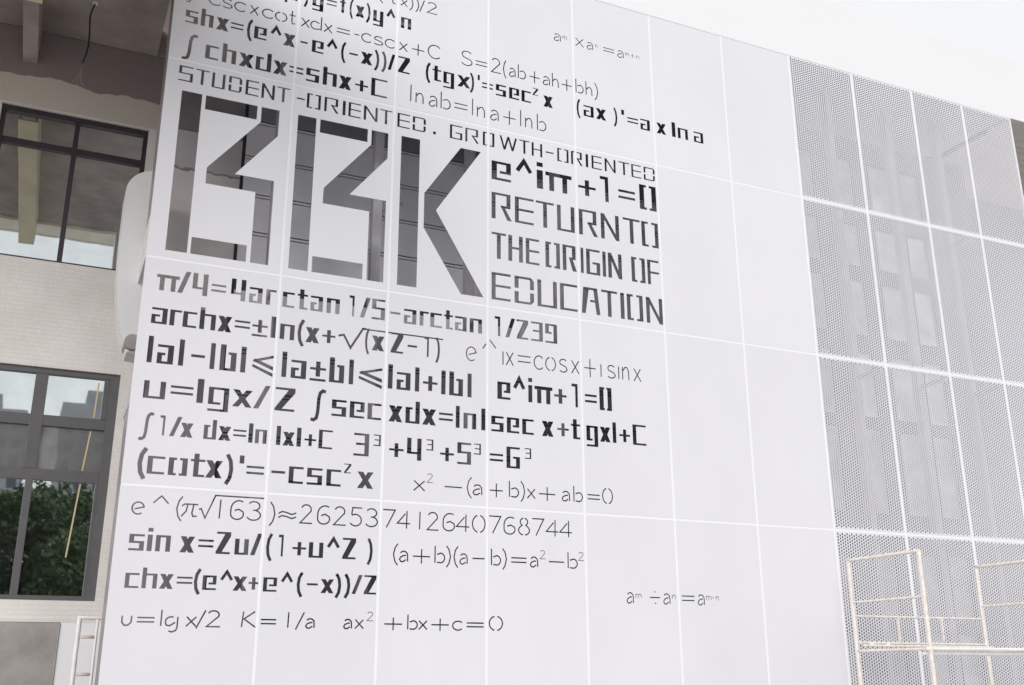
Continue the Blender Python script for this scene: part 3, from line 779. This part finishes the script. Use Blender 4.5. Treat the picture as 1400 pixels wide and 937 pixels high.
# ------------------------------------------------------------------ the building behind
D = 1.60
bld = thing('school_building', 'pale tiled building with dark framed windows, deep brown soffit and long white cornice', 'building')
LW = [(-1.45, .165, 6.06, 7.93), (-1.42, .165, 2.35, 4.83)]
rects = []
for dx in (0, -2.3, -4.6):
    for a, b, c, d in LW:
        rects.append((a + dx, b + dx, c, d))
me, (cx, cz) = sheet_mesh('tiled_wall', -7.5, .42, 2.13, 8.95, [R(a, c, b, d) for a, b, c, d in rects], .22, True, [MOSAIC, MOSAIC])
link('tiled_wall', me, bld, (cx, D, cz))
box('render_wall', .42, 1.285, D, D + .22, 5.72, 8.02, PLASTER, bld)
box('upper_wall', .42, 1.285, D + .01, D + .22, 8.025, 10.33, WALLSH, bld)
box('base_wall', .42, 1.285, D + .02, D + .22, 0, 5.715, WALLSH, bld)
box('dark_joint', 1.285, 1.325, D + .05, D + .2, .9, 10.33, GAP, bld)
box('backing_wall', 1.325, 8.9, D + .03, D + .22, .0, 10.33, GAP, bld)
box('lower_wall', -.142, .418, D - .03, D + .2, 0, 2.128, SHEET, bld, label='white board under the tiled ledge')
box('concrete_slab', -7.5, -.15, D - .05, D + .2, 0, 2.125, CONC, bld, label='stained grey concrete panel under the tiled ledge')
box('ledge_lip', -7.5, .42, D - .02, D, 2.13, 2.17, MOSAIC, bld)

# metal cladding boards with a narrow strip between each two
z = 8.33 + .51 * 3
while z > .3:
    CM = CLAD if 6.1 < z < 8.5 else CLADSH  # boards above and below take the copy with shade painted in
    segs = [(1.33, 3.02), (3.03, 5.1), (5.11, 7.0), (7.01, 8.88)]
    for a, b in segs:
        if abs(z - .51 - 5.80) < .26 and a < 4:
            box('cladding_board', a, b, D, D + .03, z - .51 + .415, z - .029, CM, bld, bev=.003)
            box('cladding_board', a, b, D, D + .03, z - .51 + .029, z - .51 + .255, CM, bld, bev=.003)
        else:
            box('cladding_board', a, b, D, D + .03, z - .51 + .029, z - .029, CM, bld, bev=.003)
        box('cladding_strip', a, b, D + .006, D + .03, z - .014, z + .014, CM, bld)
    z -= .51

# glazed part behind the perforated panels
WX = ((9.25, .45), (9.95, .55), (10.85, .50), (11.72, .50), (12.42, .42))
WZ = ((.9, 1.25), (2.35, .95), (3.9, 1.3), (5.4, 1.05), (6.75, .95), (7.95, .75), (9.0, .9))
me, (cx, cz) = sheet_mesh('pier_wall', 8.9, 14.0, 0, 10.33,
    [R(x, zz, x + w, zz + h) for x, w in WX for zz, h in WZ], .16, True, [LESENE, LESENE])
link('pier_wall', me, bld, (cx, D, cz))
for x, w in WX:
    for zz, h in WZ:
        wf = bmesh.new()
        for q in ((x, x + .02, zz, zz + h), (x + w - .02, x + w, zz, zz + h), (x + .02, x + w - .02, zz, zz + .02), (x + .02, x + w - .02, zz + h - .02, zz + h)):
            bx(wf, q[0], q[1], D + .05, D + .09, q[2], q[3])
        wo = obj('window', wf, STEEL, bld)
        box('pane', x + .02, x + w - .02, D + .065, D + .072, zz + .02, zz + h - .02, SKYREFB if x > 10.5 and 5 < zz < 8.5 else SKYREF, wo)

# cornice and roof
box('cornice', -7.5, 24, -.003, .05, 10.334, 11.55, CORN, bld, bev=.006)
box('roof', -7.5, 24, .05, 9, 10.50, 11.35, CORN, bld)
for k in range(12):
    y = .50 + .163 * k
    box('soffit_board', 13.45, 24, y + .006, y + .157, 10.338, 10.37, SOFF, bld)
box('soffit_edge', 13.36, 24, .052, .495, 10.338, 10.44, BEIGE, bld)
box('soffit_backing', 13.36, 24, .06, 2.6, 10.445, 10.49, GAP, bld)
box('side_wall', 13.36, 24, 2.5, 2.7, 0, 10.335, BLUEG, bld)
box('cavity_ceiling', .2, 13.3, .06, 1.6, 10.36, 10.42, CORN, bld)
box('wall_above', -7.5, .42, D, D + .2, 8.96, 10.33, DARKC, bld)

# overhang at the left
box('overhang_slab', -7.5, .16, -.45, D - .002, 8.955, 9.35, DARKC, bld)
box('overhang_slab', -7.5, .60, -4.5, -.452, 8.955, 9.35, DARKC, bld)
for xb in (-1.31, -3.6, -5.9):
    box('beam', xb, xb + .16, .302, D - .004, 8.50, 8.953, DARKC, bld, bev=.008)
    box('beam', xb - .05, xb + .19, -4.12, .30, 8.49, 8.953, CREAM, bld, bev=.008, label='beige painted outer length of the soffit beam')
box('edge_beam', -7.5, .60, -4.62, -4.15, 8.90, 8.953, BEIGE, bld)
box('fascia', -7.5, .60, -4.66, -4.622, 8.88, 9.40, BEIGE, bld)
box('overhang_column', -7.4, -7.0, -4.6, -4.2, 0, 8.6, BEIGE, bld)

def win(x0, x1, z0, z1, fr, mull, trans, cells, FRAME):
    """outer frame object with mullion, transom, pane children; cells = list of (xa, xb, za, zb, material)"""
    bm = bmesh.new()
    fl, frr, ft, fb = fr
    y0, y1 = D + .035, D + .11
    bx(bm, x0 + .002, x0 + fl, y0, y1, z0 + .002, z1 - .002)
    bx(bm, x1 - frr, x1 - .002, y0, y1, z0 + .002, z1 - .002)
    bx(bm, x0 + fl, x1 - frr, y0, y1, z1 - ft, z1 - .002)
    bx(bm, x0 + fl, x1 - frr, y0, y1, z0 + .002, z0 + fb)
    w = obj('window', bm, FRAME, bld)
    for a, b, c, d in mull:
        box('mullion', a, b, y0 + .006, y1 - .005, c, d, FRAME, w, bev=.004)
    for a, b, c, d in trans:
        box('transom', a, b, y0 + .012, y1 - .008, c, d, FRAME, w, bev=.004)
    for a, b, c, d, m_ in cells:
        box('pane', a, b, y0 + .045, y0 + .053, c, d, m_, w)
    return w
for dx in (0, -2.3, -4.6):
    x0, x1, z0, z1 = LW[0]
    x0 += dx; x1 += dx
    win(x0, x1, z0, z1, (.05, .05, .065, .03), [(-.655 + dx, -.60 + dx, z0 + .03, z1 - .065)],
        [(x0 + .05, -.655 + dx, 7.455, 7.53), (-.60 + dx, x1 - .05, 7.455, 7.53)],
        [(x0 + .05, -.655 + dx, z0 + .03, 7.455, GLASS), (-.60 + dx, x1 - .05, z0 + .03, 7.455, GLASS),
         (x0 + .05, -.655 + dx, 7.53, z1 - .065, GLASS), (-.60 + dx, x1 - .05, 7.53, z1 - .065, GLASS)], PLUM)
    x0, x1, z0, z1 = LW[1]
    x0 += dx; x1 += dx
    w = win(x0, x1, z0, z1, (.09, .10, .06, .05), [(-.66 + dx, -.585 + dx, z0 + .05, 3.60), (-.70 + dx, -.57 + dx, 3.72, z1 - .06), (x1 - .16, x1 - .10, 4.31, z1 - .06), (x1 - .13, x1 - .10, z0 + .05, 3.60)],
        [(x0 + .09, x1 - .10, 4.19, 4.31), (x0 + .09, x1 - .10, 3.60, 3.72)],
        [(x0 + .09, -.70 + dx, 4.31, z1 - .06, GLASS), (-.57 + dx, x1 - .16, 4.31, z1 - .06, GLASS),
         (x0 + .09, -.70 + dx, 3.72, 4.19, SPAN), (-.57 + dx, x1 - .10, 3.72, 4.19, SPAN),
         (x0 + .09, -.66 + dx, z0 + .05, 3.60, GLASS), (-.585 + dx, x1 - .13, z0 + .05, 3.60, GLASS)], FRAME)
    if dx == 0:  # thin strips on the panes draw the reflection of a slim pole
        for (xa, za), (xb, zb) in (((-.050, 4.73), (-.062, 4.33)), ((-.075, 4.175), (-.112, 3.73)), ((-.115, 3.59), (-.17, 2.80))):
            bm = bmesh.new()
            for p in ribbon([(xa, za), (xb, zb)], .016):
                f0 = [bm.verts.new((a, D + .0765, b)) for a, b in p]
                f1 = [bm.verts.new((a, D + .0795, b)) for a, b in p]
                bm.faces.new(f0); bm.faces.new(f1[::-1])
                for q in range(len(p)):
                    bm.faces.new((f0[q], f0[(q + 1) % len(p)], f1[(q + 1) % len(p)], f1[q]))
            obj('pole_reflection_strip', bm, POLEREF, w)

# cable hanging from the soffit
cb = thing('hanging_cable', 'black cable hanging from the brown soffit with its bare strands splayed', 'cable', (-.61, .75, 8.955))
tubeobj('sheath', [(0, 0, -.01), (-.02, 0, -.09), (-.035, 0, -.19), (-.02, .01, -.38), (-.01, 0, -.55), (-.02, 0, -.68), (-.045, 0, -.81)], .009, CABLE, cb, 8)
for q in ([(-.042, 0, -.80), (-.055, 0, -.90), (-.08, 0, -1.0), (-.10, .01, -1.03), (-.13, .01, -1.08)], [(-.045, 0, -.80), (-.045, 0, -.95), (-.035, 0, -1.05), (.01, 0, -1.10)], [(-.043, 0, -.80), (-.06, .02, -.93), (-.075, .02, -1.06)]):
    tubeobj('strand', q, .0045, COPPER, cb, 6)
box('ceiling_cap', -.03, .03, -.03, .03, -.018, -.0, CAP, cb, bev=.004)

# rounded white casing between tiled wall and screen edge
cs = bmesh.new()
prof = []
zt, zb_, xl, xr = 7.02, 4.86, -.045, .36
rt, rb = .30, .22
prof += [(xr, zt)] + [(xl + rt - rt * math.sin(a), zt - rt + rt * math.cos(a)) for a in [math.pi / 2 * k / 10 for k in range(11)]]
prof += [(xl + .002, 6.2), (xl + .015, 5.75), (xl + .05, 5.42), (xl + .10, 5.15), (xl + .15, 5.0)]
prof += [(xl + .20, 4.88), (xr, zb_)]
A = [cs.verts.new((x, .82, zz)) for x, zz in prof]
B = [cs.verts.new((x, 1.20, zz)) for x, zz in prof]
ff = cs.faces.new(A)
cs.faces.new(B[::-1])
for k in range(len(A)):
    cs.faces.new((A[k], B[k], B[(k + 1) % len(A)], A[(k + 1) % len(A)]))
bmesh.ops.bevel(cs, geom=list(ff.edges), offset=.05, segments=4, affect='EDGES', profile=.5)
casing = obj('rounded_casing', cs, DRUM, smooth=False)
casing['label'] = 'rounded white casing sticking out between the tiled wall and the screen edge'
casing['category'] = 'casing'
bm = bmesh.new()
tube(bm, [(.20, .76, 4.98), (.20, 1.1, 4.98)], .085, 20)
obj('end_cap', bm, CONC, casing, smooth=False)

# ------------------------------------------------------------------ scaffolds
def tubes(name, pts, r, parent, material=RUST):
    # long straight tube with a slightly uneven coat
    bm = bmesh.new()
    P = []
    for a, b in zip(pts, pts[1:]):
        a, b = Vector(a), Vector(b)
        n = max(1, int((b - a).length / .06))
        P += [a.lerp(b, k / n) for k in range(n)]
    P.append(Vector(pts[-1]))
    tube(bm, P, r, 8, r * .10)
    return obj(name, bm, material, parent, smooth=True)
sc = thing('mobile_scaffold', 'cream painted tube scaffold standing in front of the perforated panels', 'scaffold', (8.42, -.6, 0))
for fx in (0, 2.08):
    for base, top in ((.05, 2.88),):
        tubes('post', [(fx, 0, base), (fx, 0, top)], .021, sc)
        tubes('post', [(fx, -1.12, base), (fx, -1.12, top)], .024, sc)
        tubes('top_bar', [(fx, 0, top), (fx, -1.12, top)], .020, sc)
        tubes('cross_bar', [(fx, 0, 2.39), (fx, -1.12, 2.39)], .014, sc)
        tubes('cross_bar', [(fx, 0, 1.84), (fx, -1.12, 1.84)], .017, sc)
        tubes('cross_bar', [(fx, 0, .5), (fx, -1.12, .5)], .014, sc)
    for yy in (0, -1.12):
        box('foot', fx - .06, fx + .06, yy - .06, yy + .06, 0, .05, RUST, sc)
tubes('guard_rail', [(0, 0, 2.235), (2.08, 0, 2.235)], .013, sc)
tubes('deck_rail', [(0, 0, 1.935), (2.08, 0, 1.925)], .014, sc)
tubes('deck_rail', [(0, -.10, 1.90), (2.08, -.10, 1.89)], .014, sc)
tubes('deck_rail', [(-.06, -1.12, 1.84), (2.3, -1.12, 1.835)], .020, sc, WHITEP)
tubes('deck_rail', [(-.06, -1.06, 1.79), (2.3, -1.06, 1.785)], .016, sc, WHITEP)
for x in (.68, 1.38):
    tubes('upright', [(x, 0, 1.93), (x, 0, 2.235)], .013, sc)
for x, z in ((.19, 1.915), (.44, 1.915), (2.12, 1.85)):
    bm = bmesh.new()
    bmesh.ops.create_icosphere(bm, subdivisions=2, radius=.028)
    for v in bm.verts:
        v.co *= random.uniform(.7, 1.2)
        v.co += Vector((x, -.04 if x < 1 else -1.1, z))
    obj('wire_tie', bm, WHITEP, sc, smooth=True)
tubes('tie_end', [(.44, -.05, 1.91), (.45, -.06, 1.85)], .008, sc, WHITEP)

lf = thing('ladder_frame', 'narrow white ladder frame with pinkish rungs beside the lower left panel edge', 'ladder', (-.005, .62, 0))
lf.rotation_euler = (0, 0, 0)
tubes('stile', [(0, 0, 0), (0, 0, 2.14)], .022, lf, WHITEP)
tubes('stile', [(.165, 0, 0), (.165, 0, 2.12)], .014, lf, WHITEP)
tubes('top_bar', [(-.02, 0, 2.135), (.27, 0, 2.135)], .018, lf, WHITEP)
for z in (1.955, 1.615, 1.27, .93, .59, .25):
    tubes('rung', [(.02, 0, z), (.15, 0, z)], .014, lf, PINK)

# ------------------------------------------------------------------ ground and what stands behind the camera (seen in the window glass)
bm = bmesh.new()
g = 900
bmesh.ops.create_grid(bm, x_segments=30, y_segments=30, size=g)
obj('ground', bm, GROUND, kind='structure')
box('planting_strip', -60, 60, -58, -26, .004, .18, LEAF, kind='structure')

def tree(x, y, h, r, label):
    t = thing('broadleaf_tree', label, 'tree', (x, y, 0), random.uniform(0, 6), 'trees across the road behind the viewer')
    bm = bmesh.new()
    prev = [(random.uniform(-.1, .1) * k, random.uniform(-.1, .1) * k, h * .55 * k / 4) for k in range(5)]
    P = [Vector(p) for p in prev]
    rad = [.22, .18, .15, .12, .08]
    rings = []
    for p, q in zip(P, rad):
        rings.append([bm.verts.new(p + Vector((math.cos(a) * q, math.sin(a) * q, 0))) for a in (math.tau * k / 8 for k in range(8))])
    for A_, B_ in zip(rings, rings[1:]):
        for k in range(8):
            bm.faces.new((A_[k], A_[(k + 1) % 8], B_[(k + 1) % 8], B_[k]))
    for k in range(6):
        a = math.tau * k / 6
        s = P[2 + k % 3]
        tube(bm, [s, s + Vector((math.cos(a) * r * .35, math.sin(a) * r * .35, h * .14)), s + Vector((math.cos(a) * r * .7, math.sin(a) * r * .7, h * .22))], .05, 5)
    obj('trunk', bm, BARK, t)
    vs, fs = [], []
    clumps = []
    for k in range(44):
        a = random.uniform(0, math.tau)
        u = random.uniform(-1.35, 1)
        rr = r * math.sqrt(max(.15, 1 - u * u * .8)) * random.uniform(.45, 1)
        clumps.append((Vector((math.cos(a) * rr, math.sin(a) * rr, h * .62 + u * h * .34)), random.uniform(.16, .34) * r))
    for c, cr in clumps:
        for _ in range(260):
            d = Vector((random.gauss(0, 1), random.gauss(0, 1), random.gauss(0, .8))).normalized() * cr * random.uniform(.6, 1.1)
            p = c + d
            n_ = Vector((random.gauss(0, 1), random.gauss(0, 1), random.gauss(0, 1) + .8)).normalized()
            u_ = n_.orthogonal().normalized()
            v_ = n_.cross(u_)
            s = random.uniform(.12, .24)
            b0 = len(vs)
            vs += [p - u_ * s, p - v_ * s * .5, p + u_ * s, p + v_ * s * .5]
            fs.append((b0, b0 + 1, b0 + 2, b0 + 3))
    me = bpy.data.meshes.new('crown')
    me.from_pydata([tuple(v) for v in vs], [], fs)
    me.materials.append(LEAF)
    link('crown', me, t)
    return t
for x, y, h, r, l in ((-9.5, -40, 9.6, 3.4, 'leafy tree at the left end of the row behind the viewer'),
                      (-4.6, -37, 9.0, 3.0, 'leafy tree second from the left in the row behind the viewer'),
                      (-1.2, -42, 10.4, 3.2, 'leafy tree straight behind the viewer'),
                      (2.4, -38, 9.5, 3.1, 'leafy tree just right of the one straight behind the viewer'),
                      (6.8, -41, 10.3, 3.6, 'leafy tree fifth in the row behind the viewer'),
                      (0.7, -47, 11.0, 4.0, 'tall leafy tree standing behind the gap right of the middle, behind the viewer'),
                      (-3.1, -48, 10.6, 3.9, 'tall leafy tree standing behind the gap left of the middle, behind the viewer'),
                      (4.7, -49, 11.0, 4.0, 'tall leafy tree farthest back in the row behind the viewer'),
                      (12.2, -39, 9.0, 3.5, 'leafy tree at the right end of the row behind the viewer')):
    tree(x, y, h, r, l)

def tower(x0, x1, y0, y1, h, label):
    t = thing('apartment_tower', label, 'building', ((x0 + x1) / 2, (y0 + y1) / 2, 0), 0, 'apartment towers far behind the viewer')
    hx, hy = (x1 - x0) / 2, (y1 - y0) / 2
    box('wall', -hx, hx, -hy, hy, 0, h, TOWER, t)
    box('roof_block', -hx * .5, hx * .5, -hy * .5, hy * .5, h, h + 3, TOWER, t)
    nx = int(hx * 2 / 2.4)
    bm = bmesh.new()
    bl = bmesh.new()
    z = 2
    while z < h - 2:
        for k in range(nx):
            x = -hx + .7 + k * 2.4
            bx(bm, x, x + 1.3, hy - .04, hy + .03, z, z + 1.6)
            if k % 3 == 1:
                bx(bl, x - .3, x + 1.6, hy + .04, hy + .9, z - .5, z - .3)
        z += 3
    obj('windows', bm, TWIN, t, kind='stuff')
    obj('balconies', bl, TOWER, t, kind='stuff')
tower(-21, -4.2, -175, -160, 41, 'grey apartment tower far behind the viewer, left of the pair')
tower(.6, 14, -175, -160, 43, 'grey apartment tower far behind the viewer, right of the pair')
tower(-52, -30, -200, -184, 52, 'taller grey apartment tower farther left behind the viewer')
